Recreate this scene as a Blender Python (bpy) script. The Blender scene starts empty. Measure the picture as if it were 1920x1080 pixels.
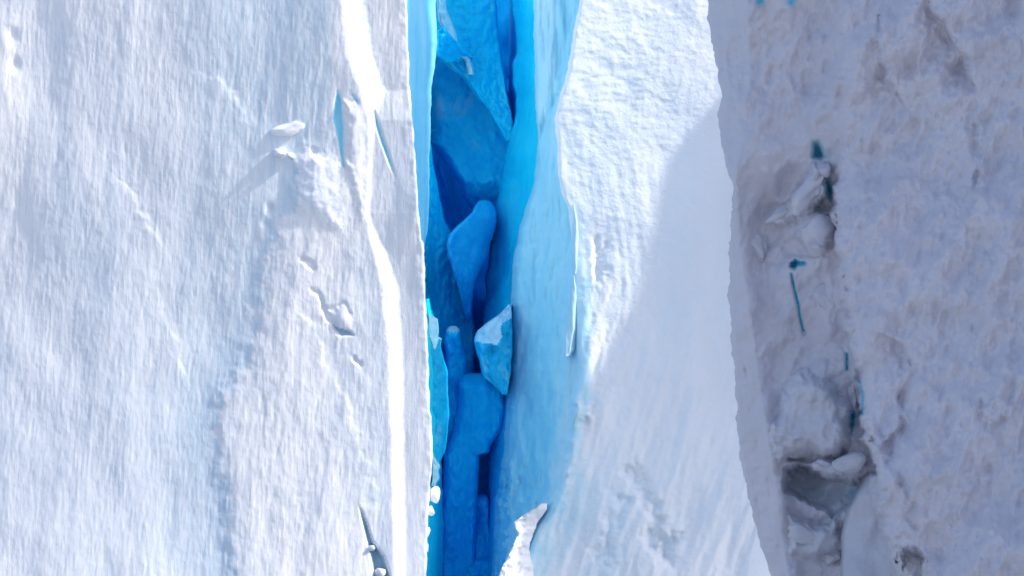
import bpy, bmesh, math, random
import numpy as np
from mathutils import Vector

# ------------------------------------------------------------------ camera, sky, sun, exposure
scene = bpy.context.scene
D = 60.0                                     # metres from the lens to the lip of the crevasse
cam_data = bpy.data.cameras.new('camera')
cam_data.sensor_width = 36.0
cam_data.lens = 36.0 * D / 19.2
cam_data.clip_start = 0.5
cam_data.clip_end = 6000.0
cam = bpy.data.objects.new('camera', cam_data)
cam.location = (0.0, -D, 0.0)
cam.rotation_euler = (math.radians(90), 0, 0)
scene.collection.objects.link(cam)
scene.camera = cam

SUN = Vector((0.77, -0.05, 0.635)).normalized()      # towards the sun
world = bpy.data.worlds.new("World")
scene.world = world
world.use_nodes = True
wn = world.node_tree
sky = wn.nodes.new('ShaderNodeTexSky')
sky.sky_type = 'NISHITA'
sky.sun_disc = False
sky.sun_elevation = math.asin(SUN.z)
sky.sun_rotation = math.atan2(SUN.x, SUN.y)
sky.altitude = 600.0
sky.air_density = 0.62
sky.dust_density = 3.0
sky.ozone_density = 0.3
wn.links.new(sky.outputs[0], wn.nodes['Background'].inputs['Color'])
wn.nodes['Background'].inputs['Strength'].default_value = 0.15

sun_data = bpy.data.lights.new('sun', 'SUN')
sun_data.energy = 2.0
sun_data.angle = math.radians(1.5)
sun_data.color = (1.0, 0.955, 0.90)
sun = bpy.data.objects.new('sun', sun_data)
sun.rotation_euler = SUN.to_track_quat('Z', 'Y').to_euler()
sun.location = (30, -20, 40)
scene.collection.objects.link(sun)

vs = scene.view_settings
vs.view_transform = 'Standard'
vs.look = 'None'
vs.gamma = 1.0
vs.exposure = 1.08
vs.use_curve_mapping = False
scene.cycles.max_bounces = 20
scene.cycles.diffuse_bounces = 18
scene.cycles.glossy_bounces = 3
scene.cycles.use_denoising = True

# ------------------------------------------------------------------ numeric helpers
def P(px, py, y):
    """Point y metres behind the lip plane, on the sight line of photo pixel (px, py)."""
    s = (D + y) / D / 100.0
    return np.stack([(px - 960.0) * s, np.broadcast_to(y, np.shape(px)), (540.0 - py) * s], axis=-1)

def _hash(ix, iy, seed):
    h = (ix.astype(np.int64) * 374761393 + iy.astype(np.int64) * 668265263 + seed * 2147483647) & 0xFFFFFFFF
    h = ((h ^ (h >> 13)) * 1274126177) & 0xFFFFFFFF
    h = h ^ (h >> 16)
    return h

def gnoise(x, y, seed=0):
    ix = np.floor(x); iy = np.floor(y)
    fx = x - ix; fy = y - iy
    u = fx * fx * fx * (fx * (fx * 6 - 15) + 10); v = fy * fy * fy * (fy * (fy * 6 - 15) + 10)
    def g(dx, dy):
        a = _hash(ix + dx, iy + dy, seed) / 4294967296.0 * 2 * np.pi
        return np.cos(a) * (fx - dx) + np.sin(a) * (fy - dy)
    a = g(0, 0) * (1 - u) + g(1, 0) * u
    b = g(0, 1) * (1 - u) + g(1, 1) * u
    return (a * (1 - v) + b * v) * 1.4

def fbm(x, y, seed=0, octv=4, gain=0.5, lac=2.03):
    t = 0; a = 1.0
    for k in range(octv):
        t = t + a * gnoise(x, y, seed + 17 * k)
        x = x * lac + 3.1; y = y * lac + 7.7; a *= gain
    return t

def ridged(x, y, seed=0, octv=4, gain=0.5):
    t = 0; a = 1.0
    for k in range(octv):
        t = t + a * (1 - 2 * np.abs(gnoise(x, y, seed + 31 * k)))
        x = x * 2.07 + 1.3; y = y * 2.07 + 5.9; a *= gain
    return t

def sst(a, b, x):
    t = np.clip((x - a) / (b - a), 0, 1)
    return t * t * (3 - 2 * t)

def lin(a, b, x):
    return np.clip((x - a) / (b - a), 0, 1)

def curve(*pts):
    """Polyline x(py): pts are (py, x)."""
    ys = np.array([p[0] for p in pts], float); xs = np.array([p[1] for p in pts], float)
    return lambda py: np.interp(py, ys, xs)

def pline(px, py, pts):
    """Distance and side of a polyline (side > 0: to the right when it runs downwards)."""
    best = np.full(px.shape, 1e9); side = np.zeros(px.shape)
    for (ax, ay), (bx, by) in zip(pts[:-1], pts[1:]):
        dx, dy = bx - ax, by - ay
        t = np.clip(((px - ax) * dx + (py - ay) * dy) / (dx * dx + dy * dy), 0, 1)
        d = np.hypot(px - ax - t * dx, py - ay - t * dy)
        s = np.sign((px - ax) * dy - (py - ay) * dx)
        m = d < best
        best = np.where(m, d, best); side = np.where(m, s, side)
    return best, side

def sdf(px, py, poly):
    """Signed distance to a polygon, positive inside."""
    d = np.full(px.shape, 1e9); ins = np.zeros(px.shape, bool)
    n = len(poly)
    for i in range(n):
        ax, ay = poly[i]; bx, by = poly[(i + 1) % n]
        dx, dy = bx - ax, by - ay
        t = np.clip(((px - ax) * dx + (py - ay) * dy) / (dx * dx + dy * dy + 1e-9), 0, 1)
        d = np.minimum(d, np.hypot(px - ax - t * dx, py - ay - t * dy))
        c = ((ay > py) != (by > py)) & (px < (bx - ax) * (py - ay) / (by - ay + 1e-12) + ax)
        ins ^= c
    return np.where(ins, d, -d)

# ------------------------------------------------------------------ materials
def material(name, cols, scale, bumps, rough=0.6, spec=0.3, contrast=(0.35, 0.65), tilt=0.0, detail=6.0, second=None, clear=None, sss=0.0):
    """Two-to-four colour ice: noise stretched by `scale`, plus layers of fine relief."""
    m = bpy.data.materials.new(name); m.use_nodes = True
    nt = m.node_tree; N = nt.nodes; L = nt.links
    b = N['Principled BSDF']
    b.inputs['Roughness'].default_value = rough
    b.inputs['Specular IOR Level'].default_value = spec
    geo = N.new('ShaderNodeNewGeometry')
    def tex(sc, det, rot=0.0, dist=0.0):
        mp = N.new('ShaderNodeMapping'); mp.vector_type = 'POINT'
        mp.inputs['Rotation'].default_value = (0, rot, 0)
        mp.inputs['Scale'].default_value = sc
        L.new(geo.outputs['Position'], mp.inputs['Vector'])
        t = N.new('ShaderNodeTexNoise'); t.inputs['Scale'].default_value = 1.0
        t.inputs['Detail'].default_value = det; t.inputs['Roughness'].default_value = 0.55
        t.inputs['Distortion'].default_value = dist
        L.new(mp.outputs[0], t.inputs['Vector'])
        return t.outputs['Fac']
    ramp = N.new('ShaderNodeValToRGB')
    e = ramp.color_ramp.elements
    lo, hi = contrast
    while len(e) < len(cols): e.new(0.5)
    for i, c in enumerate(cols):
        e[i].position = lo + (hi - lo) * i / max(1, len(cols) - 1)
        e[i].color = (*c, 1)
    L.new(tex(scale, detail, tilt, 0.3), ramp.inputs[0])
    col = ramp.outputs[0]
    if second:
        c2, sc2, lo2, hi2, rot2 = second
        r2 = N.new('ShaderNodeMapRange'); r2.inputs['From Min'].default_value = lo2; r2.inputs['From Max'].default_value = hi2
        L.new(tex(sc2, 5.0, rot2), r2.inputs['Value'])
        mx = N.new('ShaderNodeMix'); mx.data_type = 'RGBA'
        L.new(r2.outputs[0], mx.inputs['Factor']); L.new(col, mx.inputs['A'])
        mx.inputs['B'].default_value = (*c2, 1)
        col = mx.outputs['Result']
    if clear:                                    # where the crust is gone the clear ice below shows (mesh attribute 'clear'); on the cliff it also holds painted shade
        at = N.new('ShaderNodeAttribute'); at.attribute_name = 'clear'
        mx = N.new('ShaderNodeMix'); mx.data_type = 'RGBA'
        L.new(at.outputs['Fac'], mx.inputs['Factor']); L.new(col, mx.inputs['A'])
        mx.inputs['B'].default_value = (*clear, 1)
        col = mx.outputs['Result']
    if sss:
        b.inputs['Subsurface Weight'].default_value = sss
        b.inputs['Subsurface Radius'].default_value = (.03, .15, .40)
        b.inputs['Subsurface Scale'].default_value = .6
    L.new(col, b.inputs['Base Color'])
    prev = None
    for sc, dist, det, rot in bumps:
        bp = N.new('ShaderNodeBump'); bp.inputs['Distance'].default_value = dist
        bp.inputs['Strength'].default_value = 1.0
        L.new(tex(sc, det, rot, 0.2), bp.inputs['Height'])
        if prev: L.new(prev, bp.inputs['Normal'])
        prev = bp.outputs[0]
    if prev: L.new(prev, b.inputs['Normal'])
    return m

M = {}
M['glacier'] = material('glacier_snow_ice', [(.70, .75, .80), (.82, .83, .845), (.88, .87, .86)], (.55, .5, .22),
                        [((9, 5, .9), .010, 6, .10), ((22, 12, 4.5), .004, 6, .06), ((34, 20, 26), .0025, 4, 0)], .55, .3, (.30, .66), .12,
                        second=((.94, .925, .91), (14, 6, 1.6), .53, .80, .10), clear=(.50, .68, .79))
M['firn'] = material('clean_firn', [(.82, .86, .90), (.90, .91, .92)], (.8, .8, .8),
                     [((3, 3, 4), .02, 5, 0), ((14, 10, 14), .005, 5, 0)], .65, .25)
M['slope'] = material('wind_packed_snow', [(.77, .83, .865), (.84, .875, .895)], (.9, .5, .35),
                      [((5, 4, 3.2), .016, 6, -.2), ((16, 10, 18), .010, 5, 0)], .6, .3, (.35, .62), -.2, clear=(.30, .72, .88))
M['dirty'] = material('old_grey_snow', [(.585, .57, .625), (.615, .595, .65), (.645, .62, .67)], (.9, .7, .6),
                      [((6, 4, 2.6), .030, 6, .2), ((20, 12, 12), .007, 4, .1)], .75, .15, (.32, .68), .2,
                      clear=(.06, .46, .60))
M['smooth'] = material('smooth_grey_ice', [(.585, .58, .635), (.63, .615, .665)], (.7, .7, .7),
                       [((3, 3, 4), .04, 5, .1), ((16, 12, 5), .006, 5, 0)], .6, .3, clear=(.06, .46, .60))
M['pale'] = material('pale_bubbly_ice', [(.22, .64, .84), (.29, .70, .86), (.38, .75, .87)], (1.6, .8, .35),
                     [((9, 5, 1.1), .035, 5, .08), ((22, 10, 4), .01, 5, 0)], .45, .25, (.30, .70), .1, clear=(.72, .84, .88), second=((.12, .58, .84), (4, 3, .6), .56, .80, .08))
M['rim'] = material('rim_ice', [(.22, .62, .87), (.42, .74, .90)], (1.8, .8, .3),
                    [((10, 5, 1.0), .03, 5, .05)], .4, .4)
M['flank'] = material('banded_flank_ice', [(.05, .38, .66), (.11, .46, .72), (.20, .54, .76)], (2.6, .8, .12),
                      [((9, 5, .7), .03, 5, .0)], .45, .2)
M['cyan'] = material('clear_blue_ice', [(.001, .52, .86), (.004, .60, .90), (.03, .65, .91)], (1.1, .8, .55),
                     [((5, 4, 1.4), .035, 4, .1)], .5, .12, (.30, .72), .2, sss=.6)
M['mottled'] = material('streaked_blue_ice', [(.001, .58, .96), (.008, .66, .975), (.26, .78, .97)], (1.6, .8, 1.0),
                        [((5, 4, 2.6), .06, 5, -.4), ((18, 8, 6), .01, 5, 0)], .5, .12, (.36, .74), -.5, sss=.6)
M['sliver'] = material('thin_flake_ice', [(.38, .64, .78), (.50, .72, .82)], (2.2, 1, .4), [((9, 5, 1.2), .02, 5, 0)], .5, .3)
M['crust'] = material('crusted_teal_ice', [(.08, .50, .80), (.20, .64, .87)], (3, 2, 2), [((8, 6, 6), .05, 5, .1)], .5, .2)
M['mid'] = material('dense_blue_ice', [(.001, .46, .88), (.003, .55, .93)], (1.2, .8, .7),
                    [((5, 4, 1.8), .03, 4, .1)], .5, .12, second=((.06, .62, .93), (5, 4, 1.4), .60, .80, .25), sss=.6)
M['wedge'] = material('wedge_blue_ice', [(.001, .35, .65), (.003, .45, .73)], (2.2, 1.4, 1.2), [((6, 4, 3), .05, 5, .3)], .5, .15, second=((.10, .56, .76), (4, 3, 2), .55, .75, .3), sss=.4)
M['hook'] = material('curled_blue_ice', [(.001, .27, .66), (.003, .36, .74)], (2.0, 1.2, .8), [((5, 4, 2), .035, 4, .4)], .5, .12, sss=.5)
M['bright'] = material('glowing_blue_ice', [(.001, .58, .97), (.004, .66, .98)], (1.2, .8, .7), [((4, 3, 1.2), .04, 4, .1)], .5, .12, sss=.6)
M['deep'] = material('oldest_blue_ice', [(.001, .44, .97), (.003, .52, .985)], (1.0, .8, .6),
                     [((5, 4, 1.8), .06, 5, .1)], .6, .05)
M['crack'] = material('teal_crack_ice', [(.03, .46, .64), (.09, .56, .72)], (3, 3, 3), [((9, 9, 6), .03, 4, 0)], .4, .4)
M['slit'] = material('slit_blue_ice', [(.28, .77, .95), (.44, .84, .95)], (3, 3, 1.5), [((9, 9, 3), .03, 4, 0)], .4, .4)
M['greyice'] = material('grey_blue_ice', [(.34, .50, .60), (.46, .62, .70)], (2, 2, 2), [((7, 6, 4), .05, 5, 0)], .5, .3)
M['water'] = material('bounce_lake_water', [(.34, .36, .38), (.40, .42, .43)], (.05, .05, .05),
                      [((.5, .5, .5), .12, 4, 0), ((3, 3, 3), .02, 4, 0)], .12, .5)

# ------------------------------------------------------------------ object helpers
def link(name, me, mat, parent=None):
    o = bpy.data.objects.new(name, me)
    scene.collection.objects.link(o)
    if mat is not None:
        me.materials.append(mat)
    if parent is not None:
        o.parent = parent
    return o

def tag(o, label, cat, group=None, kind=None):
    o['label'] = label; o['category'] = cat
    if group: o['group'] = group
    if kind: o['kind'] = kind
    return o

def mesh_from(name, V, F, nrm=None, clear=None):
    me = bpy.data.meshes.new(name)
    me.from_pydata(V, [], F)
    me.polygons.foreach_set('use_smooth', [True] * len(me.polygons))
    if nrm is not None:
        me.normals_split_custom_set_from_vertices(nrm.tolist() if hasattr(nrm, 'tolist') else nrm)
    if clear is not None:
        me.attributes.new('clear', 'FLOAT', 'POINT').data.foreach_set('value', np.ascontiguousarray(clear, dtype=np.float32))
    me.update()
    return me

def vnormals(V, F4, F3=None):
    n = np.zeros_like(V)
    def acc(F):
        if F is None or len(F) == 0: return
        a, c = V[F[:, 0]], V[F[:, 2]]
        if F.shape[1] == 4:
            fn = np.cross(c - a, V[F[:, 3]] - V[F[:, 1]])
        else:
            fn = np.cross(V[F[:, 1]] - a, c - a)
        for k in range(F.shape[1]):
            np.add.at(n, F[:, k], fn)
    acc(F4); acc(F3)
    l = np.linalg.norm(n, axis=1, keepdims=True)
    return n / np.maximum(l, 1e-12)

def spaced(a0, a1, step, b0=None, b1=None, coarse=40):
    """Dense samples a0..a1, coarse ones out to b0 and b1."""
    v = list(np.arange(a0, a1 + step * .5, step))
    if b0 is not None and b0 < a0: v = list(np.linspace(b0, a0, max(2, int((a0 - b0) / coarse)) + 1)[:-1]) + v
    if b1 is not None and b1 > v[-1]: v = v + list(np.linspace(v[-1], b1, max(2, int((b1 - v[-1]) / coarse)) + 1)[1:])
    return np.array(v)

def sheet(name, L, R, rows, us, depth, mat, parent=None, back=1.0, shrink=.03, parts=(), jag=0.0, jagL=None, jagR=None, seed=1, clear=None):
    """A solid slab of ice: front relief between two outlines L(py), R(py), closed behind."""
    rows = np.asarray(rows, float); us = np.asarray(us, float)
    jl = jag if jagL is None else jagL; jr = jag if jagR is None else jagR
    xl = L(rows) + jl * fbm(rows / 48.0, rows * 0 + seed, seed, 5, .62)
    xr = R(rows) + jr * fbm(rows / 48.0, rows * 0 + seed + 5, seed + 3, 5, .62)
    xr = np.maximum(xr, xl + .6)
    U = np.broadcast_to(us[None, :], (len(rows), len(us)))
    PX = xl[:, None] + (xr - xl)[:, None] * U
    PY = np.broadcast_to(rows[:, None], PX.shape)
    Y = depth(PX, PY, U)
    nr, nc = PX.shape
    V = P(PX, PY, Y).reshape(-1, 3)
    CL = np.clip(clear(PX, PY), 0, 1).reshape(-1) if clear else np.zeros(nr * nc)
    idx = np.arange(nr * nc).reshape(nr, nc)
    F4 = np.stack([idx[:-1, :-1], idx[1:, :-1], idx[1:, 1:], idx[:-1, 1:]], -1).reshape(-1, 4)
    nrm = vnormals(V, F4)
    cx = (PX[:-1, :-1] + PX[1:, 1:]) / 2; cy = (PY[:-1, :-1] + PY[1:, 1:]) / 2
    own = np.zeros(cx.shape, int)
    for k, (pn, mask, pm) in enumerate(parts):
        own = np.where(mask(cx, cy), k + 1, own)
    own = own.reshape(-1)
    # skirt and back
    ring = np.concatenate([idx[0, :], idx[1:, -1], idx[-1, -2::-1], idx[-2:0:-1, 0]])
    rp = PX.reshape(-1)[ring]; rq = PY.reshape(-1)[ring]; ry = Y.reshape(-1)[ring]
    mx, my = PX.mean(), PY.mean()
    bx = rp + (mx - rp) * shrink; by = rq + (my - rq) * shrink
    B = P(bx, by, ry + back)
    A = V[ring]
    n = len(ring); j = np.arange(n); j2 = (j + 1) % n
    SV = np.concatenate([A, B, [B.mean(axis=0)]])
    S4 = np.stack([j, j2, n + j2, n + j], -1)
    S3 = np.stack([np.full(n, 2 * n), n + j, n + j2], -1)
    Sn = vnormals(SV, S4, S3)
    base = F4[own == 0]
    nv = len(V)
    VV = np.concatenate([V, SV]); NN = np.concatenate([nrm, Sn])
    FF = base.tolist() + (S4 + nv).tolist() + (S3 + nv).tolist()
    used = np.unique(np.concatenate([base.reshape(-1), np.arange(nv, nv + len(SV))]))
    mp = np.full(len(VV), -1); mp[used] = np.arange(len(used))
    FF = (mp[base]).tolist() + (mp[S4 + nv]).tolist() + (mp[S3 + nv]).tolist()
    o = link(name, mesh_from(name, VV[used].tolist(), FF, NN[used], np.concatenate([CL, np.zeros(len(SV))])[used]), mat, parent)
    for k, (pn, mask, pm) in enumerate(parts):
        f = F4[own == k + 1]
        if len(f) == 0: continue
        used = np.unique(f); mp = np.full(nv, -1); mp[used] = np.arange(len(used))
        link(pn, mesh_from(pn, V[used].tolist(), mp[f].tolist(), nrm[used], CL[used]), pm, o)
    return o

def lump(name, px, py, y, rx, ry, rz, mat, parent=None, seed=0, rough=.28, sub=3, tilt=0.0, flat=.35):
    """An irregular, partly faceted chunk of snow or ice (radii in metres)."""
    bm = bmesh.new(); bmesh.ops.create_icosphere(bm, subdivisions=sub, radius=1.0)
    rnd = random.Random(seed)
    planes = [(Vector((rnd.gauss(0, 1), rnd.gauss(0, 1), rnd.gauss(0, 1))).normalized(), rnd.uniform(.55, .85)) for _ in range(9)]
    waves = [(Vector((rnd.gauss(0, 1), rnd.gauss(0, 1), rnd.gauss(0, 1))) * f, rnd.uniform(0, 6.3), a)
             for f, a in ((1.6, 1), (1.7, 1), (3.2, .5), (3.5, .5), (6.5, .26), (7, .26), (12, .13), (14, .12))]
    c, s = math.cos(tilt), math.sin(tilt)
    k = (D + y) / D / 100.0
    ox, oz = (px - 960) * k, (540 - py) * k
    for v in bm.verts:
        p = v.co.copy()
        for n, d in planes:
            q = p.dot(n)
            if q > d: p -= n * (q - d) * (1 - flat * .3)
        p *= 1 + rough * .35 * sum(a * math.sin(w.dot(v.co) + ph) for w, ph, a in waves)
        X, Y, Z = p.x * rx, p.y * ry, p.z * rz
        v.co = (ox + c * X - s * Z, y + Y, oz + s * X + c * Z)
    me = bpy.data.meshes.new(name); bm.to_mesh(me); bm.free()
    me.polygons.foreach_set('use_smooth', [True] * len(me.polygons))
    return link(name, me, mat, parent)

def U(n): return np.linspace(0, 1, n)

# ------------------------------------------------------------------ an unseen milky lake, put in for the light it bounces up
gx = np.linspace(-1, 1, 81); gx = np.sign(gx) * np.abs(gx) ** 2.6 * 2500
GX, GY = np.meshgrid(gx, gx)
GZ = -11.0 + .02 * fbm(GX / 3, GY / 3, 4, 3)
gi = np.arange(81 * 81).reshape(81, 81)
gf = np.stack([gi[:-1, :-1], gi[:-1, 1:], gi[1:, 1:], gi[1:, :-1]], -1).reshape(-1, 4)
o = link('bounce_lake', mesh_from('bounce_lake', np.stack([GX, GY, GZ], -1).reshape(-1, 3).tolist(), gf.tolist()), M['water'])
o['kind'] = 'structure'

# ------------------------------------------------------------------ LEFT ICE CLIFF
lip = curve((-400, 757), (0, 764), (150, 768), (230, 775), (330, 782), (400, 786), (450, 792), (456, 796), (530, 798), (590, 800), (640, 803),
            (700, 805), (770, 806), (782, 811), (850, 812), (880, 811), (930, 806), (980, 803), (1040, 802), (1080, 800), (1750, 792))
bandL = curve((-400, 636), (0, 638), (100, 648), (190, 680), (240, 690), (300, 690), (400, 684), (435, 690), (470, 699), (500, 707), (560, 718),
              (640, 725), (700, 728), (900, 735), (1080, 738), (1750, 742))
bandW = curve((-400, 46), (0, 46), (100, 50), (170, 50), (225, 14), (300, 9), (400, 9), (435, 15), (480, 26), (540, 32), (600, 30), (700, 28), (900, 24),
              (1080, 22), (1750, 20))
STEP = [(560, 285), (556, 380), (515, 450), (492, 520), (484, 600), (462, 690), (412, 755), (402, 800), (420, 900), (432, 1000), (440, 1120)]
SLIT1 = [(632, 163), (640, 185), (645, 230), (645, 290), (648, 320), (640, 310), (632, 262), (623, 222)]
SLIT2 = [(699, 198), (706, 215), (716, 250), (727, 280), (735, 305), (742, 336), (728, 305), (715, 270), (703, 232)]
SLIT3 = [(655, 172), (666, 180), (673, 190), (670, 198)]
LEAF = [(620, 602), (632, 612), (644, 616), (658, 620), (666, 630), (640, 631), (628, 618)]
BOT = [(672, 945), (682, 965), (690, 985), (698, 1012), (712, 1032), (722, 1046), (731, 1078), (738, 1120), (704, 1120), (697, 1056), (690, 1026), (680, 985)]
SUNPATCH = [(548, 300), (575, 276), (618, 284), (640, 304), (642, 360), (652, 440), (628, 432), (600, 415), (565, 385)]
SPIRE = [(648, 190), (676, 205), (688, 240), (686, 330), (682, 420), (668, 390), (655, 330), (647, 250)]
LINES = [([(386, 140), (430, 160), (470, 228)], .07, 26), ([(232, 335), (268, 398), (300, 452)], .07, 30), ([(300, 560), (330, 640), (352, 720)], .05, 30),
         ([(560, 560), (620, 690), (690, 860), (700, 960)], .06, 40), ([(540, 900), (556, 960), (570, 1010)], .05, 18)]

def wobble(px, py, amp, seed):
    return px + amp * fbm(px / 30, py / 30, seed, 3), py + amp * fbm(px / 30, py / 30, seed + 9, 3)

def left_depth(px, py, u):
    x, z = px / 100, py / 100
    y = .055 * (px - 790) / 100
    y = y + .07 * fbm(x / 3.2, z / 4.5, 11, 3) + .025 * fbm(x * .9 + .12 * z, z * .3, 12, 4)
    sx = x + .10 * z
    strk = fbm(sx * 7, z * .75, 13, 4, .55)
    patch = sst(-.3, .5, fbm(x * .5, z * .45, 14, 3))
    right = sst(720, 770, px)
    y = y + (.001 + .0036 * patch) * strk * (1 - .7 * right) + .005 * fbm(sx * 24, z * 3, 15, 3) * (1 - .5 * right)
    y = y + .003 * fbm(x * 4, z * 4, 16, 4) * (1 - right)
    # the long ridge whose flank faces the sun
    bl, bw = bandL(py), bandW(py)
    bl = bl + 2.2 * fbm(py / 40, py * 0, 21, 3) ; t = (px - bl) / bw
    ramp = np.clip(t, 0, 1); ramp = ramp * .7 + .3 * ramp * ramp * (3 - 2 * ramp)
    y = y + bw / 100 * .38 * ramp
    # raised sunlit zone right of the step
    wx, wy = wobble(px, py, 10, 22)
    d, s = pline(wx, wy, STEP)
    side = s * d
    y = y - .055 * sst(285, 380, py) * sst(-34, 30, side) * np.exp(-np.maximum(side, 0) / 190.)
    zone = sst(285, 340, py) * sst(0, 25, side) * sst(0, 60, bandL(py) - px)
    y = y + zone * .008 * fbm(x * 3.5 + .5 * z, z * 2.2, 23, 4)
    for poly, h, w in ((SUNPATCH, -.13, 40), (SPIRE, -.07, 16)):
        q = sdf(wx, wy, poly) + 3 * fbm(px / 9, py / 9, 28, 3)
        x0 = min(p[0] for p in poly); x1 = max(p[0] for p in poly)
        y = y + h * sst(-w * .5, w, q) * (1.05 - .9 * (px - x0) / (x1 - x0))
    for poly, h, w in ((SLIT1, .11, 9), (SLIT2, .09, 7), (SLIT3, .05, 6), (LEAF, .07, 7), (BOT, .22, 10)):
        q = sdf(px, py, poly)
        y = y + h * sst(-1.5, w, q)
    for pts, h in (([(582, 540), (598, 556), (610, 580), (624, 606), (640, 625)], .045), ([(614, 582), (630, 574), (646, 578), (660, 592)], .03), ([(664, 672), (676, 684)], .05), ([(568, 488), (592, 498)], .04)):
        q, s = pline(wx, wy, pts)
        y = y + h * np.exp(-(q / 4.5) ** 2)
    y = y - .05 * np.exp(-((px - 645) / 14) ** 2 - ((py - 600) / 18) ** 2)
    for pts, h, w in LINES:
        wx2, wy2 = wobble(px, py, 14, 26)
        q, s = pline(wx2, wy2, pts)
        fall = sst(0, 60, py - pts[0][1] + 30) * sst(0, 60, pts[-1][1] + 30 - py)
        y = y + np.tanh(s * q / 7) * h * .18 * np.exp(-q / w) * fall
    for cx, cy, r, h in ((24, 66, 10, .06), (28, 120, 9, .06), (506, 392, 7, .05), (498, 420, 6, .04), (588, 284, 5, .06)):
        y = y + h * np.exp(-((px - cx) ** 2 + ((py - cy) * .7) ** 2) / r ** 2)
    # the lip turns back into the crevasse
    e = lip(py) - px
    y = y + .04 * (1 - sst(-2, 6, e)) ** 2 + .012 * fbm(px / 14, py / 18, 27, 3) * (1 - sst(0, 30, e)) - .020 * (np.maximum(py - 420, 0) / 100) ** 2 / (1 + np.maximum(py - 1100, 0) / 200)
    return y

def left_ice_shade(a, b):
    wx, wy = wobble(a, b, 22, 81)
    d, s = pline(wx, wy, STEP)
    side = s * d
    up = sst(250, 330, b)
    c = .75 * up * sst(10, -6, side) * np.exp(np.minimum(side, 0) / 150.)                 # shade left of the step, painted in as a bluer tint
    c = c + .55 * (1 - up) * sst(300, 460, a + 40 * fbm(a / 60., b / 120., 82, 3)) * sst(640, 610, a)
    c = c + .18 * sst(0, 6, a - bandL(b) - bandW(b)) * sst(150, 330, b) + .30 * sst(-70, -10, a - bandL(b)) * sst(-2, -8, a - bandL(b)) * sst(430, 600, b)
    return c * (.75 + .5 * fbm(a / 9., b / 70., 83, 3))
def band_mask(px, py):
    t = (px - bandL(py)) / bandW(py)
    return (t > -.1) & (t < 1.08)
def inside(poly, m): return lambda px, py: sdf(px, py, poly) > m

rowsL = spaced(-16, 1096, 2.6, -420, 1760, 40)
usL = (spaced(-20, 800, 2.6, -900, None, 60) + 900) / 1700.0
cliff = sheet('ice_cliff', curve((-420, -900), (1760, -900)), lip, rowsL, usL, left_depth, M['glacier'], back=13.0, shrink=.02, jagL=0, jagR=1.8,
              clear=left_ice_shade,
              parts=(('snow_ridge', band_mask, M['firn']),
                     ('snow_face', lambda a, b: sdf(*wobble(a, b, 10, 22), SUNPATCH) > 4, M['firn']),
                     ('ice_slit', inside(SLIT1, 1.2), M['slit']),
                     ('ice_slit', inside(SLIT2, 1.0), M['slit']),
                     ('ice_slit', inside(SLIT3, .5), M['slit']),
                     ('leaf_crack', inside(LEAF, 1.2), M['greyice']),
                     ('toothed_crack', inside(BOT, 1.0), M['greyice'])), seed=3)
tag(cliff, 'broad sunlit white ice face left of the blue crevasse with a bright snow ridge', 'ice cliff', kind='thing')
for nm, px, py, y, a, b_, c_, s in (('snow_tooth', 697, 1026, .05, .09, .12, .06, 5), ('snow_tooth', 716, 1042, .08, .06, .1, .08, 6), ('snow_tooth', 712, 1074, .05, .12, .14, .13, 8)):
    y = float(left_depth(np.array([[px - 12.]]), np.array([[float(py)]]), 0)[0, 0]) + .07
    lump(nm, px, py, y, a, b_, c_, M['firn'], cliff, s, .3, 3)

# upper and lower inner flank of the cliff
flankR = curve((-400, 820), (0, 818), (60, 819), (100, 818), (130, 814), (170, 809), (200, 808), (270, 806), (400, 804), (440, 800), (470, 797))
def fl_depth(px, py, u):
    return .80 + 1.4 * u ** 1.25 + .05 * fbm(px / 22, py / 160, 31, 4) + .06 * np.sin(u * 9)
sheet('blue_flank', lambda r: lip(r) - 3, flankR, spaced(-16, 472, 4, -400, None, 40), U(26), fl_depth, M['flank'], cliff, back=1.0, shrink=.02, jagR=2.0, seed=5)
lowR = curve((560, 806), (640, 826), (700, 836), (800, 834), (870, 828), (1000, 832), (1080, 830), (1700, 830))
def lowf_depth(px, py, u):
    return .8 + 3.6 * u + .08 * fbm(px / 20, py / 90, 33, 4)
sheet('blue_flank', lambda r: lip(r) - 4, lowR, spaced(560, 1096, 4, None, 1700, 40), U(18), lowf_depth, M['cyan'], cliff, back=1.0, shrink=.02, jagR=2.0, seed=6)

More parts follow.
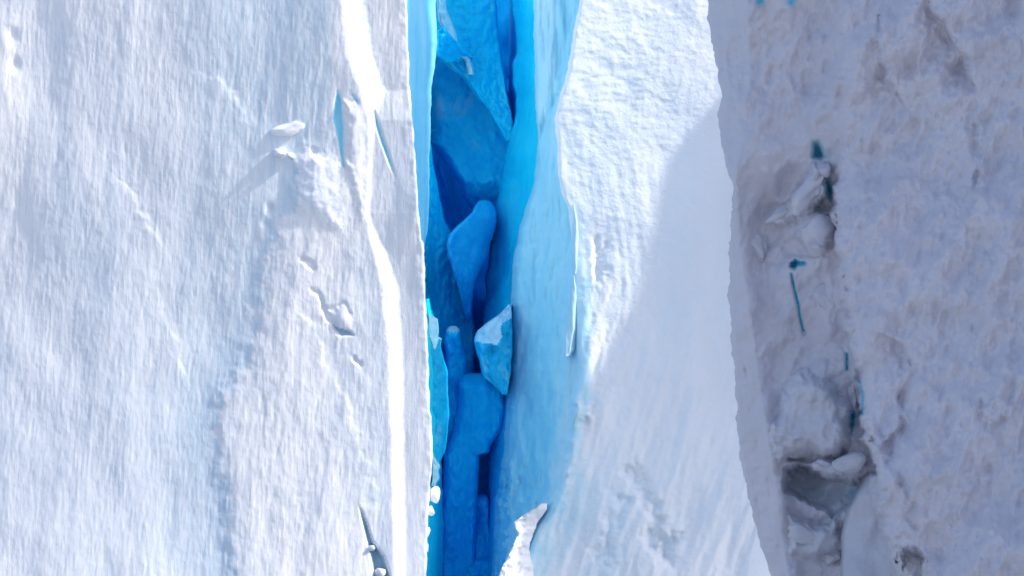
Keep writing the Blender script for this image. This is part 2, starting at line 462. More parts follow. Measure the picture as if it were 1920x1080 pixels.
# ------------------------------------------------------------------ MIDDLE SNOW SLOPE
midL = curve((-400, 1140), (0, 1087), (60, 1075), (130, 1065), (180, 1050), (222, 1039), (270, 1045), (330, 1046), (370, 1056), (400, 1068), (470, 1073),
             (560, 1072), (640, 1076), (700, 1077), (760, 1068), (830, 1061), (900, 1049), (945, 1032), (990, 1002), (1080, 962), (1750, 800))
def slope_plane(px, py):
    return 4.9 - .36 * py / 100 - .06 * (px - 1080) / 100
def mid_depth(px, py, u):
    x, z = px / 100, py / 100
    y = slope_plane(px, py)
    up = 1 - sst(150, 480, py)
    low = sst(420, 760, py)
    y = y + .05 * fbm(x * .8, z * .6, 41, 3)
    y = y + up * (.013 * fbm(x * 2.6, z * 5, 42, 4) + .005 * ridged(x * 3, z * 8, 43, 3)) * (1 - .75 * sst(1180, 1320, px))
    y = y + (1 - up) * .014 * fbm((x - .12 * z) * 6, z * .8, 44, 4) * (1 - .5 * sst(1180, 1300, px))
    sx = x + .30 * z
    y = y + low * (.10 * fbm(sx * 1.6, z * .35, 45, 4) + .03 * fbm(sx * 6, z * 1.0, 46, 4))
    y = y + .008 * fbm(x * 9, z * 9, 47, 4)
    for pts, h, w in (([(1185, 880), (1205, 920), (1225, 960), (1235, 1010), (1258, 1060)], .16, 12), ([(1165, 940), (1150, 985), (1128, 1040)], .12, 14),
                      ([(1120, 450), (1130, 520)], .08, 9), ([(1225, 1010), (1245, 1030), (1262, 1015)], .16, 10)):
        wx, wy = wobble(px, py, 16, 48)
        q, s = pline(wx, wy, pts)
        y = y + h * np.exp(-(q / w) ** 2)
    q = np.hypot((px - 1090) / 20, (py - 772) / 22) + .5 * fbm(px / 16, py / 16, 80, 3)
    y = y - .20 * sst(1.3, .3, q)
    q, s = pline(px, py, [(1078, 760), (1066, 830), (1052, 900), (1036, 940)])
    y = y - .16 * np.exp(-(q / 14) ** 2) * (1 + .8 * fbm(px / 18, py / 22, 49, 3))
    e = px - midL(py)
    r = 5 + 14 * low
    y = y + (.15 + .25 * low) * (1 - np.clip(e / r, 0, 1)) ** 2
    return y
rowsM = spaced(-16, 1096, 2.8, -260, 1760, 40)
usM = np.concatenate([np.linspace(0, .55, 120), np.linspace(.55, 1, 12)[1:]])
slope = sheet('snow_slope', midL, curve((-400, 1760), (1750, 1760)), rowsM, usM, mid_depth, M['slope'], back=9.0, shrink=.02, jagL=2.4, jagR=0,
              clear=lambda a, b: .62 * sst(56, 2, a - midL(b) + 26 * fbm(a / 30., b / 70., 74, 4)) * sst(300, 620, b) + .30 * sst(760, 1000, b) * sst(330, 20, a - midL(b)) * (.6 + .8 * fbm((a + .3 * b) / 60., b / 200., 75, 3)),
              seed=8)
tag(slope, 'white snow slope between blue crevasse and grey serac, half under a slanting shadow', 'snow slope', kind='thing')

innerL = curve((-400, 1003), (0, 1000), (100, 1002), (200, 1004), (258, 1009), (300, 1006), (350, 999), (420, 976), (480, 963), (560, 958), (600, 957),
               (700, 956), (760, 950), (850, 944), (900, 936), (950, 928), (1080, 922), (1700, 905))
PANEL = [(1003, -60), (1046, -60), (1044, 60), (1036, 160), (1022, 215), (1009, 256), (1003, 200)]
def inner_drop(py): return .55 + .75 * sst(200, 600, py)
def inner_depth(px, py, u):
    e = slope_plane(midL(py), py) + .32
    y = e + (1 - u) * inner_drop(py)
    y = y + .10 * fbm(px / 60, py / 190, 51, 4) + .04 * fbm(px / 16, py / 120, 52, 4)
    # an upper panel set proud, ending in a point
    q = sdf(px, py, [(1003, -60), (1046, -60), (1044, 60), (1036, 160), (1022, 215), (1009, 256), (1003, 200)])
    y = y - .06 * sst(-6, 10, q)
    d, s = pline(px, py, [(1046, 180), (1020, 240), (1003, 330), (978, 420)])
    y = y + .10 * np.exp(-(d / 7) ** 2)
    y = y + .035 * ridged(px / 30, py / 70, 84, 4) * sst(250, 420, py)
    low = sst(800, 900, py)
    y = y + low * .14 * ridged(px / 22, py / 34, 53, 3) * (1 - u)
    y = y + .28 * (1 - np.clip(u / .12, 0, 1)) ** 2
    for cx, cy in ((978, 790), (982, 765), (992, 765), (985, 820)):
        y = y + .10 * np.exp(-((px - cx) / 6) ** 2 - ((py - cy) / 20) ** 2)
    return y
sheet('blue_flank', innerL, lambda r: midL(r) + 4, spaced(-16, 1096, 3, -300, 1700, 40), U(44), inner_depth, M['pale'], slope, back=1.2, shrink=.02, jagL=2.2, jagR=0, seed=9,
      clear=lambda a, b: .34 * sst(-10, 12, sdf(a, b, PANEL)) * (.6 + .5 * fbm(a / 20., b / 90., 76, 3)) + .52 * sst(34, 0, midL(b) - a + 16 * fbm(a / 24., b / 60., 77, 4)) * sst(420, 760, b),
      parts=(('crusted_edge', lambda a, b: (b > 855) & (a < innerL(b) + 24 * sst(855, 930, b) + 16 * fbm(b / 26., b * 0, 59, 3)), M['crust']),))
def strip_depth(px, py, u):
    return slope_plane(px, py) + .02 - .05 * np.sin(np.pi * u) + .35 * np.maximum(u - .6, 0) + .04 * fbm(px / 9, py / 60, 55, 3)
sheet('ice_flake', curve((515, 1074), (560, 1069), (600, 1064), (640, 1060), (668, 1057)), curve((515, 1079), (560, 1085), (600, 1084), (640, 1081), (656, 1078), (668, 1070)),
      np.arange(515, 669, 3.), U(12), strip_depth, M['sliver'], slope, back=.5, seed=10, jag=1.8)
sheet('ice_flake', curve((385, 1074), (430, 1073), (475, 1071), (515, 1073)), curve((385, 1078), (430, 1091), (475, 1090), (515, 1083)),
      np.arange(385, 516, 3.), U(12), strip_depth, M['sliver'], slope, back=.5, seed=11, jag=1.8)

def ledge_depth(px, py, u):
    return slope_plane(px, py) - .80 + .74 * u ** 1.6 + .16 * fbm(px / 26, py / 22, 56, 4) - .10 * np.exp(-(pline(px, py, [(1022, 946), (990, 968), (968, 988), (972, 1010), (955, 1060), (935, 1090)])[0] / 10) ** 2)
o = sheet('snow_ledge', curve((944, 1016), (955, 1000), (965, 984), (978, 964), (986, 966), (1000, 972), (1030, 962), (1055, 945), (1080, 934), (1130, 915)),
          curve((944, 1026), (955, 1025), (975, 1012), (1000, 998), (1030, 994), (1080, 1000), (1130, 1010)), np.arange(944, 1131, 2.), U(34), ledge_depth, M['firn'], back=1.2,
          jagL=3.5, jagR=3, seed=12)
tag(o, 'jagged white snow ledge jutting over the crevasse at the bottom of the pale blue flank', 'snow ledge')

# ------------------------------------------------------------------ RIGHT GREY SERAC
serL = curve((-640, 1318), (0, 1325), (60, 1330), (130, 1345), (180, 1352), (215, 1346), (260, 1352), (310, 1360), (340, 1372), (348, 1376), (400, 1372), (470, 1367),
             (560, 1367), (640, 1372), (720, 1378), (790, 1383), (860, 1388), (930, 1402), (1000, 1420), (1080, 1446), (1750, 1600))
ridgeS = curve((-640, 1400), (0, 1404), (130, 1405), (220, 1400), (300, 1388), (345, 1379), (400, 1384), (500, 1392), (600, 1408), (760, 1430), (880, 1450), (1000, 1466), (1080, 1478), (1750, 1650))
splitS = curve((-640, 1555), (0, 1562), (100, 1575), (200, 1580), (260, 1577), (330, 1566), (400, 1561), (480, 1575), (560, 1582), (640, 1595), (700, 1612), (800, 1619),
               (870, 1640), (960, 1655), (1030, 1672), (1080, 1690), (1750, 1850))
B1 = [(1495, 408), (1528, 388), (1558, 398), (1562, 455), (1540, 476), (1508, 472), (1494, 445)]
B2 = [(1506, 330), (1530, 304), (1548, 312), (1550, 355), (1540, 384), (1508, 402), (1482, 425), (1456, 418), (1486, 366)]
B3 = [(1444, 800), (1462, 730), (1500, 694), (1555, 712), (1598, 760), (1592, 835), (1562, 862), (1505, 850), (1456, 868)]
B4 = [(1592, 950), (1612, 916), (1634, 886), (1668, 890), (1690, 960), (1706, 1030), (1724, 1120), (1580, 1120), (1577, 1000)]
B5 = [(1476, 965), (1508, 972), (1548, 988), (1574, 968), (1576, 1035), (1530, 1052), (1482, 1040)]
B6 = [(1838, 770), (1850, 750), (1874, 743), (1894, 754), (1898, 776), (1878, 795), (1850, 790)]
B7 = [(1560, 862), (1585, 850), (1606, 856), (1622, 872), (1600, 890), (1560, 893), (1540, 884)]
H1 = [(1522, 264), (1536, 262), (1546, 278), (1553, 296), (1540, 303), (1520, 298)]
H2 = [(1551, 322), (1558, 338), (1564, 362), (1560, 378), (1566, 392), (1552, 372), (1546, 352)]
H3 = [(1481, 492), (1492, 485), (1510, 490), (1512, 497), (1498, 499), (1490, 506), (1480, 502)]
H4 = [(1594, 768), (1604, 772), (1602, 795), (1596, 816), (1592, 795)]
CAV = [(1468, 884), (1500, 868), (1528, 880), (1562, 897), (1606, 898), (1634, 880), (1612, 922), (1590, 955), (1560, 972), (1522, 952), (1474, 926)]
PIT = [(1684, 1034), (1716, 1026), (1736, 1052), (1754, 1120), (1690, 1120)]
CR1 = [(1484, 514), (1489, 540), (1497, 572), (1500, 596), (1508, 626)]
CR2 = [(1588, 664), (1588, 692)]
CR3 = [(1612, 716), (1618, 740), (1616, 778)]

def mass_of(px, py): return sst(-6, 10, px - splitS(py))
def ser_depth(px, py, u):
    x, z = px / 100, py / 100
    sx = np.minimum(px, 1960) + 1.6 * np.maximum(px - 1960, 0)
    y = -7.0 - .52 * (sx - 1380) / 100
    e = ridgeS(py) - px
    wx, wy = wobble(px, py, 9, 61)
    y = y + .38 * sst(0, 45, -e) * sst(300, 420, py) * (1 - mass_of(wx, py)) + 2.4 * np.maximum(e + 3 * fbm(py / 30, px / 60, 62, 3), 0) / 100                      # narrow side face
    # the rough right-hand mass stands proud of the middle trough
    dS = wx - splitS(py)
    y = y + (1 - mass_of(wx, py)) * .22 * np.maximum(py - 330, 0) / 100 - mass_of(wx, py) * .12 * np.maximum(py - 330, 0) / 100 + .10 * np.minimum(py - 330, 0) / 100
    h = .12 + .75 * sst(200, 480, py) + .25 * sst(800, 900, py)
    y = y - h * sst(-16, 20, dS)
    mass = sst(-4, 12, dS)
    y = y + .40 * np.exp(-np.maximum(-dS, 0) / 60.) * (1 - mass) * sst(180, 420, py)      # trough deepest along the split
    rough = np.maximum(.35 + .65 * mass, 1 - sst(180, 330, py))
    smooth = sst(-3, 6, sdf(px, py, B4)) * (1 - mass)
    rough = rough * (1 - .95 * smooth)
    y = y + .42 * fbm(x * .55 + .15 * z, z * .42, 63, 3)
    big = fbm(x * 1.3 + .25 * z, z * .95, 64, 3, .5)
    y = y + rough * (.19 * big + .10 * fbm(x * 2.6 + .8 * z, z * 1.0, 79, 3) + .035 * np.maximum(0, fbm(x * 2.6 - .2 * z, z * 2.1, 60, 3)) + .034 * fbm(x * 8 + .6 * z, z * 3.2, 85, 3, .55) + .060 * fbm(x * 4.2 + .8 * z, z * 2.4, 65, 3, .5) + .005 * fbm(x * 15, z * 12, 66, 3, .5))
    y = y + .012 * fbm(x * 8, z * 8, 67, 4) * (1 - smooth) + (1 - rough) * .14 * fbm(x * 2.2 + .6 * z, z * 1.6, 68, 3) * (1 - smooth)
    # side face drips
    side = sst(0, 14, e)
    y = y + side * .05 * fbm((x - .15 * z) * 9, z * 1.3, 69, 3)
    for poly, hh, w in ((B1, .45, 18), (B2, .42, 14), (B3, .45, 30), (B5, .34, 16), (B6, .12, 12), (B7, .40, 10)):
        q = sdf(wx, wy, poly)
        y = y - hh * np.sqrt(np.clip(sst(-2, w, q), 0, 1))
    q = sdf(px, py, B4); y = y - smooth * (.40 + .55 * (py - 900) / 150)
    y = y + sst(-2, 12, sdf(wx, wy, CAV)) * (1.3 - .95 * np.clip((py - 880) / 80, 0, 1))
    for poly, hh, w in ((H1, .45, 15), (H2, .40, 11), (H3, .35, 9), (H4, .3, 8), (PIT, 1.3, 11)):
        q = sdf(wx if poly in (CAV, PIT) else px, wy if poly in (CAV, PIT) else py, poly)
        y = y + hh * sst(-2, w, q)
    # overhang above H3, notch left of B1
    q = sdf(px, py, [(1462, 455), (1492, 440), (1512, 470), (1530, 480), (1500, 486), (1470, 480)]); y = y + .14 * sst(-5, 10, q)
    q = sdf(px, py, [(1455, 330), (1482, 304), (1500, 312), (1486, 350), (1462, 372)]); y = y + .14 * sst(-5, 10, q)
    for pts in (CR1, CR2, CR3):
        q, s = pline(px, py, pts); y = y + .10 * np.exp(-(q / 2.4) ** 2)
    for pts, hh, w in (([(1480, 858), (1520, 858), (1545, 867), (1562, 860), (1584, 852)], .30, 6), ([(1630, 720), (1640, 790), (1670, 860), (1690, 900), (1706, 940), (1716, 985)], .12, 8),
                       ([(1480, 955), (1530, 985), (1570, 960)], .1, 6)):
        q, s = pline(wx, wy, pts); y = y + hh * np.exp(-(q / w) ** 2)
    for pts, hh, w in (([(1745, 5), (1765, 40), (1800, 95), (1822, 150)], .16, 34), ([(1650, 40), (1652, 100), (1668, 150), (1680, 175)], .12, 30),
                       ([(1700, 690), (1685, 760), (1690, 800), (1640, 850)], -.08, 40), ([(1640, 620), (1700, 660), (1690, 740)], .07, 30), ([(1830, 210), (1840, 330), (1815, 420)], .08, 40)):
        q, s = pline(wx, wy, pts)
        fall = sst(-40, 30, py - pts[0][1]) * sst(-40, 30, pts[-1][1] - py)
        y = y - np.tanh(s * q / 5) * hh * 2.4 * np.exp(-q / w) * fall
    for cx, cy in ((1425, 2), (1483, 3)):
        y = y + .12 * np.exp(-((px - cx) / 7) ** 2 - ((py - cy) / 7) ** 2)
    ed = px - serL(py)
    y = y + .25 * (1 - np.clip(ed / 9, 0, 1)) ** 2
    return y
def ragged(poly, m): return lambda a, b: sdf(*wobble(a, b, 5, 72), poly) + 2.0 * fbm(a / 7, b / 7, 73, 2) > m
def near(pts, w): return lambda a, b: pline(a, b, pts)[0] < w
def dot(cx, cy, r): return lambda a, b: np.hypot(a - cx, (b - cy)) < r
rowsS = spaced(-16, 1096, 2.4, -640, 1760, 40)
usS = (np.array(list(np.arange(1320, 1944, 2.4)) + list(np.linspace(1944, 2500, 12)[1:])) - 1320) / 1180.0
def ser_clear(a, b):
    c = np.zeros(a.shape)
    for poly, g, k in ((H1, 12, .75), (H2, 9, .9), (H3, 6, 1.1), (H4, 7, 1.0)):
        c = np.maximum(c, k * sst(-g * .35, g, sdf(*wobble(a, b, 4, 78), poly)))
    for pts in (CR1, CR2, CR3):
        c = np.maximum(c, .55 * sst(5, 1, pline(a, b, pts)[0]))
    for cx, cy, k in ((1425, 2, .8), (1483, 3, .7), (1411, 34, .15), (1598, 925, .5), (1552, 290, .3)):
        c = np.maximum(c, k * np.exp(-((a - cx) / 9) ** 2 - ((b - cy) / 10) ** 2))
    return c + .10 * sst(-20, 20, sdf(a, b, CAV))
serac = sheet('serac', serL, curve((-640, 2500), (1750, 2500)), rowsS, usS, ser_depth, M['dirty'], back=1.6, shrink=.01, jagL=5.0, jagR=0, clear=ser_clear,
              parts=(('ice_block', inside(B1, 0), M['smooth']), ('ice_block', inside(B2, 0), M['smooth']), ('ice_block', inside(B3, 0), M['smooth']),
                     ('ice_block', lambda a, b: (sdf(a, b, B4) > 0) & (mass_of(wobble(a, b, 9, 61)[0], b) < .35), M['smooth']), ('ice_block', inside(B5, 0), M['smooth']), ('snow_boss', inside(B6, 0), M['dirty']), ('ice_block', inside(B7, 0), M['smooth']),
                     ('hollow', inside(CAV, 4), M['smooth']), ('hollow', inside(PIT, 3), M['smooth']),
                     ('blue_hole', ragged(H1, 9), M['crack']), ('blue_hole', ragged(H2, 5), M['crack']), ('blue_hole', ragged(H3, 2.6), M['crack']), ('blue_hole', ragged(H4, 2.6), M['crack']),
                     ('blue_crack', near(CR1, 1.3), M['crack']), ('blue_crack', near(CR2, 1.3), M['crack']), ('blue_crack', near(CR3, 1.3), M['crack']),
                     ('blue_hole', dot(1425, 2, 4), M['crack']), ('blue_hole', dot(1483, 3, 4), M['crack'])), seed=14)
tag(serac, 'tall rough grey serac in shade beside the snow slope, with thin blue cracks', 'serac', kind='thing')

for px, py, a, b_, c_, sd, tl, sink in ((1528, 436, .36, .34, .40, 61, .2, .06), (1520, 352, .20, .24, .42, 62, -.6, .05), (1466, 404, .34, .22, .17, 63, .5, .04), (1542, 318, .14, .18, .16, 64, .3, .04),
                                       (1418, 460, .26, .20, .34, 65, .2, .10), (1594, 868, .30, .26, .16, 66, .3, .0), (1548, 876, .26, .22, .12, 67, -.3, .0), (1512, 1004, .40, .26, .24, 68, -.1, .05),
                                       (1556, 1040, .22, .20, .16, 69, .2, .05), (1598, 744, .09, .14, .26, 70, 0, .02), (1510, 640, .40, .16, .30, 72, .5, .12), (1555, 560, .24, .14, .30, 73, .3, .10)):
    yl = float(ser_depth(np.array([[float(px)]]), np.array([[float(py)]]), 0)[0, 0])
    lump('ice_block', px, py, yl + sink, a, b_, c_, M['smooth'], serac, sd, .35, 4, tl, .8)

# the serac's shoulder behind its face: added unseen, its crest shaped to throw the slope's slanting shadow
XC = 7.0
SH = [(1372, 90), (1345, 180), (1318, 215), (1290, 250), (1250, 308), (1228, 362), (1213, 430), (1196, 510), (1172, 585), (1135, 655), (1108, 715), (1080, 790), (1040, 900)]
crest = []
for a, b in SH:
    q = P(np.array(float(a)), np.array(float(b)), np.array(slope_plane(a, b)))
    t = (XC - q[0]) / SUN.x
    crest.append((q[1] + t * SUN.y, q[2] + t * SUN.z))
crest.sort()
ys = np.array([c[0] for c in crest]); zs = np.array([c[1] for c in crest])
yy = np.concatenate([[.15, .21, .40, .7, 1.0, 1.4, 1.7], np.linspace(1.78, ys[-1], 60), [ys[-1] + 1.0, ys[-1] + 2.5]])
zz = np.interp(yy, np.concatenate([ys, [ys[-1] + 2.5]]), np.concatenate([zs, [zs[-1] + 1.0]]))
zz[:7] = (9.0, 12.4, 13.2, 13.4, 13.1, 12.0, 8.0)                    # tall fin added at the front to shade the crevasse flank
n = len(yy)
SX = np.array([XC, XC + .02, XC + 1.6, XC + 4.5, XC + 8.0])
TV, TF = [], []
for k, sx in enumerate(SX):
    for i in range(n):
        TV.append((sx, yy[i], (-12.6 if k == 0 else zz[i] - (0, 0, .9, 2.2, 4.0)[k])))
for k in range(len(SX) - 1):
    for i in range(n - 1):
        a = k * n + i; TF.append((a, a + 1, a + n + 1, a + n))
b0 = len(TV)
for i in range(n): TV.append((SX[-1], yy[i], -12.6))
k = len(SX) - 1
for i in range(n - 1):
    a = k * n + i; TF.append((a, a + 1, b0 + i + 1, b0 + i))
def endcap(i): TF.append(tuple([k * n + i for k in range(len(SX))] + [b0 + i]))
endcap(0); endcap(n - 1)
link('shadow_caster', mesh_from('shadow_caster', TV, TF), M['dirty'], serac)

# ------------------------------------------------------------------ INSIDE THE CREVASSE
def backing(px, py, u):
    return 12.4 - 3.6 * sst(430, 560, py) + .5 * fbm(px / 60, py / 120, 71, 4)
o = sheet('crevasse_bed', curve((-300, 740), (1700, 740)), curve((-300, 1120), (1700, 1120)), spaced(-16, 1096, 8, -120, 1700, 40), U(40), backing, M['deep'], back=1.0, seed=15)
tag(o, 'darkest navy blue ice seen through the gaps at the very back of the crevasse', 'ice wall', kind='thing')

def block(name, rows, d0, gx=0.0, gy=0.0, mat='cyan', label='', cat='ice block', back=1.0, jag=1.2, curl=(.10, .10), cl=.35, seed=1, rough=.12, step=2.6, tilt=(30, 60),
          top=0, bottom=0, topd=.8, botd=.8, parts=(), parent=None, nu=None, group=None):
    """A jammed plate or block; rows are (py, left, right), gx / gy metres of depth per 100 photo pixels."""
    L = curve(*[(r[0], r[1]) for r in rows]); R = curve(*[(r[0], r[2]) for r in rows])
    y0, y1 = rows[0][0], rows[-1][0]
    cx = sum(r[1] + r[2] for r in rows) / 2 / len(rows); cy = (y0 + y1) / 2
    def depth(px, py, u):
        y = d0 + gx * (px - cx) / 100 + gy * (py - cy) / 100
        y = y + rough * (fbm(px / tilt[0], py / tilt[1], seed * 7 + 1, 4) + .5 * ridged(px / 22, py / 30, seed * 7 + 2, 3) - .4)
        y = y + cl * (1 - np.clip(u / curl[0], 0, 1)) ** 2 + cl * (1 - np.clip((1 - u) / curl[1], 0, 1)) ** 2
        if top: y = y + topd * (1 - np.clip((py - y0) / top, 0, 1)) ** 1.5
        if bottom: y = y + botd * (1 - np.clip((y1 - py) / bottom, 0, 1)) ** 1.5
        return y
    w = max(r[2] - r[1] for r in rows)
    ro = np.arange(y0, min(y1, 1100) + .1, step)
    if y1 > 1100: ro = np.concatenate([ro, np.linspace(1100, y1, 12)[1:]])
    if y0 < -20: ro = np.concatenate([np.linspace(y0, -20, 8)[:-1], ro[ro >= -20]])
    o = sheet(name, L, R, ro, U(nu or max(8, int(w / step))), depth, M[mat], parent, back=back, jag=jag, seed=seed, parts=parts)
    if label: tag(o, label, cat, group)
    return o

# right inner wall
cyanL = curve((-160, 955), (0, 958), (50, 966), (100, 968), (120, 960), (150, 962), (180, 968), (210, 966), (235, 961), (265, 951), (330, 941), (350, 936), (400, 929), (440, 923),
              (460, 918), (500, 917), (520, 909), (560, 911), (600, 905), (700, 915), (840, 918), (1000, 915), (1700, 912))
def cyan_depth(px, py, u):
    e = slope_plane(midL(py), py) + .32 + inner_drop(py)
    y = e + .12 + (1 - u) * 1.9
    y = y + .09 * fbm(px / 26, py / 130, 57, 4) + .05 * ridged(px / 24, py / 40, 58, 3) * sst(420, 520, py)
    d, s = pline(px, py, [(960, 475), (948, 520), (932, 545), (920, 560)])
    y = y - np.tanh(s * d / 4) * .10 * np.exp(-d / 22)
    return y + .35 * (1 - np.clip(u / .06, 0, 1)) ** 2
o = sheet('blue_wall', cyanL, lambda r: innerL(r) + 10, spaced(-16, 1096, 3, -160, 1700, 40), U(40), cyan_depth, M['cyan'], back=1.6, jagL=2.0, seed=16)
tag(o, 'smooth cyan ice wall inside the crevasse behind the pale right flank', 'ice wall', kind='thing')
# upper back plate with its diagonal lower edge
block('ice_plate', [(-160, 806, 926), (0, 806, 930), (50, 808, 934), (100, 810, 940), (130, 846, 944), (146, 868, 947), (170, 884, 950), (200, 908, 956), (230, 928, 962), (250, 940, 958), (266, 950, 953)],
      7.5, .5, -.4, 'cyan', 'large clear blue plate at the top of the crevasse with a slanting lower edge', 'ice plate', curl=(.14, .03), cl=.5, seed=17, tilt=(50, 120), nu=56, jag=1.5)
# lower mottled plate
block('ice_plate', [(96, 806, 900), (130, 806, 940), (200, 806, 962), (268, 807, 966), (285, 818, 966), (300, 830, 962), (345, 862, 955), (370, 868, 948), (392, 884, 940), (408, 900, 930)],
      8.3, -.3, -.45, 'mottled', 'pale streaked blue plate above the dark hollow in the crevasse', 'ice plate', curl=(.16, .02), cl=.7, seed=18, bottom=70, botd=1.4, nu=60, jag=2.0, rough=.09)
# pale shard, broken block and chip at upper left
block('ice_shard', [(-120, 812, 832), (0, 819, 835), (20, 820, 839), (40, 823, 847), (60, 834, 854), (80, 846, 859), (84, 854, 858)], 6.2, 1.2, 0, 'pale', 'small pale lavender shard at the top left inside the crevasse', 'ice shard', back=.6, seed=19)
block('ice_block', [(51, 829, 832), (58, 820, 836), (70, 818, 848), (82, 817, 862), (96, 816, 874), (104, 818, 888), (110, 826, 884), (118, 838, 848)], 6.0, 1.5, .8, 'mid', 'dark blue broken block wedged under the pale shard', back=.9, seed=20, rough=.14, jag=2.2)
block('ice_shard', [(106, 860, 878), (112, 872, 884), (128, 875, 888), (142, 876, 890)], 6.6, 1.0, 0, 'pale', 'tiny pale chip beside the dark broken block', 'ice shard', back=.4, seed=21)
# left inner wall under the dark hollow
block('blue_wall', [(268, 800, 806), (340, 800, 819), (405, 794, 832), (438, 792, 846), (460, 792, 866), (480, 792, 876), (540, 794, 880), (580, 796, 884), (610, 798, 890), (640, 799, 891), (700, 800, 888), (900, 804, 880), (1100, 804, 870), (1700, 800, 865)],
      5.0, 1.3, -.25, 'bright', 'mid blue ice wall on the left inside the crevasse below the dark hollow', 'ice wall', back=2.5, seed=22, curl=(.02, .06), tilt=(36, 160), nu=46, jag=2.0).__setitem__('kind', 'thing')
# hooked flake
HK = [(376, 899, 918), (385, 891, 925), (398, 886, 930), (407, 876, 931), (416, 866, 931), (428, 852, 929), (438, 843, 926), (455, 838, 919), (480, 840, 914), (500, 846, 902), (530, 856, 890), (570, 866, 885), (600, 874, 884)]
o = block('ice_flake', HK, 4.9, 1.2, .2, 'hook', 'hooked blue flake curling round the dark hollow', 'ice flake', back=1.6, seed=23, curl=(.10, .30), cl=.5, top=30, topd=.6, bottom=90, botd=.7, jag=1.2, nu=36, rough=.08)
# middle: chockstones
o = block('ice_block', [(571, 954, 958), (590, 935, 960), (605, 912, 961), (622, 893, 961), (640, 889, 961), (655, 893, 961), (668, 895, 960), (684, 899, 958), (700, 903, 957), (709, 907, 956), (724, 926, 954), (742, 942, 952)],
      3.4, .4, -.5, 'wedge', 'large wedge shaped block with a pale snow dusted top jammed below the dark cleft', back=1.4, seed=24, curl=(.10, .06), cl=.4, jag=2.0, rough=.12, nu=34,
      parts=(('snow_cap', lambda a, b: sdf(a + 3 * np.sin(b / 6.), b, [(880, 640), (884, 615), (958, 566), (964, 590), (944, 606), (934, 646)]) > 0, M['rim']),))
block('ice_pillar', [(611, 845, 855), (616, 838, 860), (626, 835, 862), (640, 832, 864), (664, 833, 872), (700, 832, 876), (770, 832, 874), (860, 834, 864), (940, 834, 856)], 4.55, .6, .1, 'mid', 'rounded blue pillar standing between the pale shard and the dark cleft', 'ice pillar', back=1.4, seed=25, curl=(.25, .30), cl=.25, top=14, topd=.7, bottom=120, botd=.6,
      parts=(('snow_cap', lambda a, b: b < 622 + 2 * np.sin(a), M['pale']),))
block('ice_shard', [(590, 803, 808), (598, 803, 820), (618, 803, 822), (632, 804, 822), (634, 804, 829), (656, 804, 828), (690, 805, 836), (730, 806, 841), (780, 807, 842), (820, 808, 838), (850, 808, 832), (872, 808, 824), (884, 809, 814)],
      2.0, 1.4, 0, 'wedge', 'stepped pale blue shard leaning along the left lip of the crevasse', 'ice shard', back=1.0, seed=26, jag=2.2, rough=.09, parts=(('snow_cap', lambda a, b: b < 644 + 10 * np.sin(a / 3.), M['pale']),))
block('ice_block', [(700, 866, 904), (706, 862, 918), (716, 861, 940), (760, 858, 948), (800, 852, 944), (820, 846, 930), (838, 838, 918), (848, 834, 917), (853, 832, 899), (920, 828, 896), (1000, 826, 892), (1100, 824, 890), (1700, 822, 888)],
      4.9, .3, .18, 'mid', 'tall blue block filling the crevasse floor under the wedge block', back=2.0, seed=27, curl=(.20, .10), cl=.30, top=26, topd=.8, nu=44, rough=.08, tilt=(40, 90))
block('ice_block', [(926, 892, 910), (930, 889, 915), (944, 888, 918), (1000, 888, 920), (1042, 888, 923), (1060, 890, 922)], 5.0, -.4, 0, 'mid', 'narrow blue block below the small dark notch', back=1.2, seed=29, curl=(.15, .15), top=10, topd=.5)
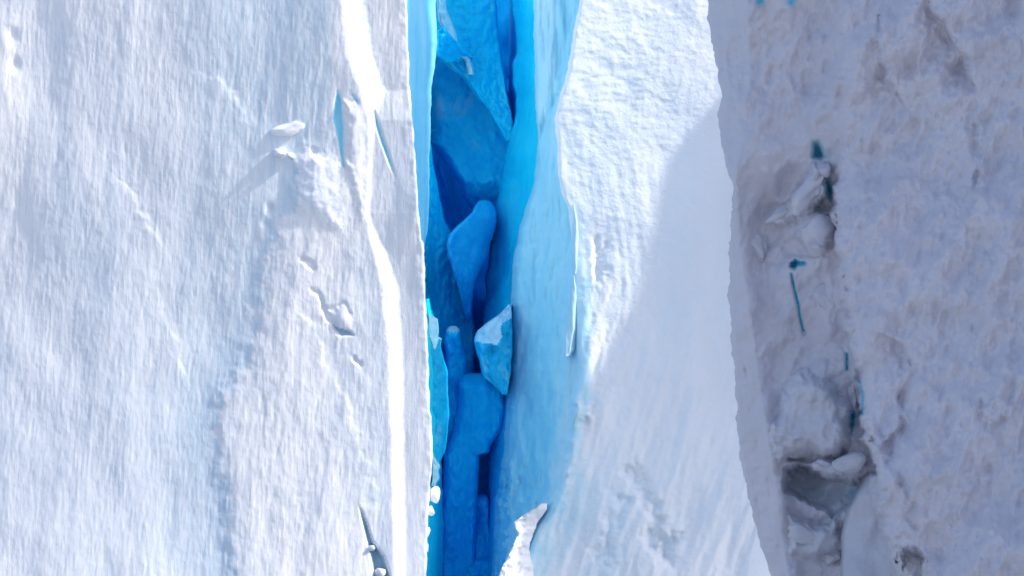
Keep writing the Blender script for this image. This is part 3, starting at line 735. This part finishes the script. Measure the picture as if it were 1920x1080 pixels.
block('ice_block', [(1036, 908, 916), (1044, 900, 920), (1048, 874, 921), (1056, 868, 922), (1090, 866, 924), (1400, 860, 926)], 4.3, 0, -.3, 'mid', 'lowest blue block at the bottom edge of the crevasse', back=1.6, seed=30, top=20, topd=.7)
block('ice_block', [(826, 884, 930), (860, 884, 930), (936, 884, 928), (950, 884, 926)], 6.5, 0, 0, 'deep', 'dark indigo ice at the back of the small square notch low in the crevasse', back=1.0, seed=33, rough=.05)
# white chunks caught on the left lip
CH = [('snow_chunk', 815, 925, .10, .125, .14, .185, 41, 'largest white snow chunk stuck on the left lip of the crevasse'),
      ('snow_chunk', 808, 959, .12, .075, .10, .105, 42, 'smaller white chunk just under the largest chunk on the lip'),
      ('snow_chunk', 803, 996, .12, .040, .06, .085, 43, 'small white crumb below the two chunks on the lip'),
      ('snow_chunk', 800, 1026, .12, .032, .05, .10, 44, 'lowest tiny white crumb on the left lip'),
      ('snow_chunk', 799, 1050, .12, .022, .04, .10, 45, 'thin white sliver of snow at the bottom of the left lip')]
for nm, px, py, y, a, b_, c_, s, lb in CH:
    tag(lump(nm, px, py, y, a, b_, c_, M['firn'], None, s, .3, 3), lb, 'snow chunk', 'snow chunks on the left lip')
block('ice_shard', [(846, 808, 812), (862, 808, 818), (874, 808, 826), (884, 808, 820), (896, 808, 824), (912, 808, 816)], 1.2, 1.5, 0, 'pale', 'small pale blue splinter on the lip just above the white chunks', 'ice shard', back=.5, seed=46, jag=2.0)
# block of snow on the cliff, with crumbs under it
yb = float(left_depth(np.array([[545.]]), np.array([[250.]]), 0)[0, 0])
o = lump('snow_block', 544, 240, yb + .01, .36, .10, .15, M['firn'], None, 51, .18, 4, math.radians(14))
tag(o, 'bright white snow block stuck on the left cliff face above its own shadow', 'snow block')
for px, py, a, s, lb in ((524, 287, .13, 52, 'round snow lump below the bright snow block'), (546, 292, .09, 53, 'small snow lump lowest under the bright snow block')):
    yl = float(left_depth(np.array([[float(px)]]), np.array([[float(py)]]), 0)[0, 0])
    tag(lump('snow_lump', px, py, yl - .03, a, .14, a * .75, M['firn'], None, s, .3, 3, -.4), lb, 'snow lump', 'snow lumps under the snow block')
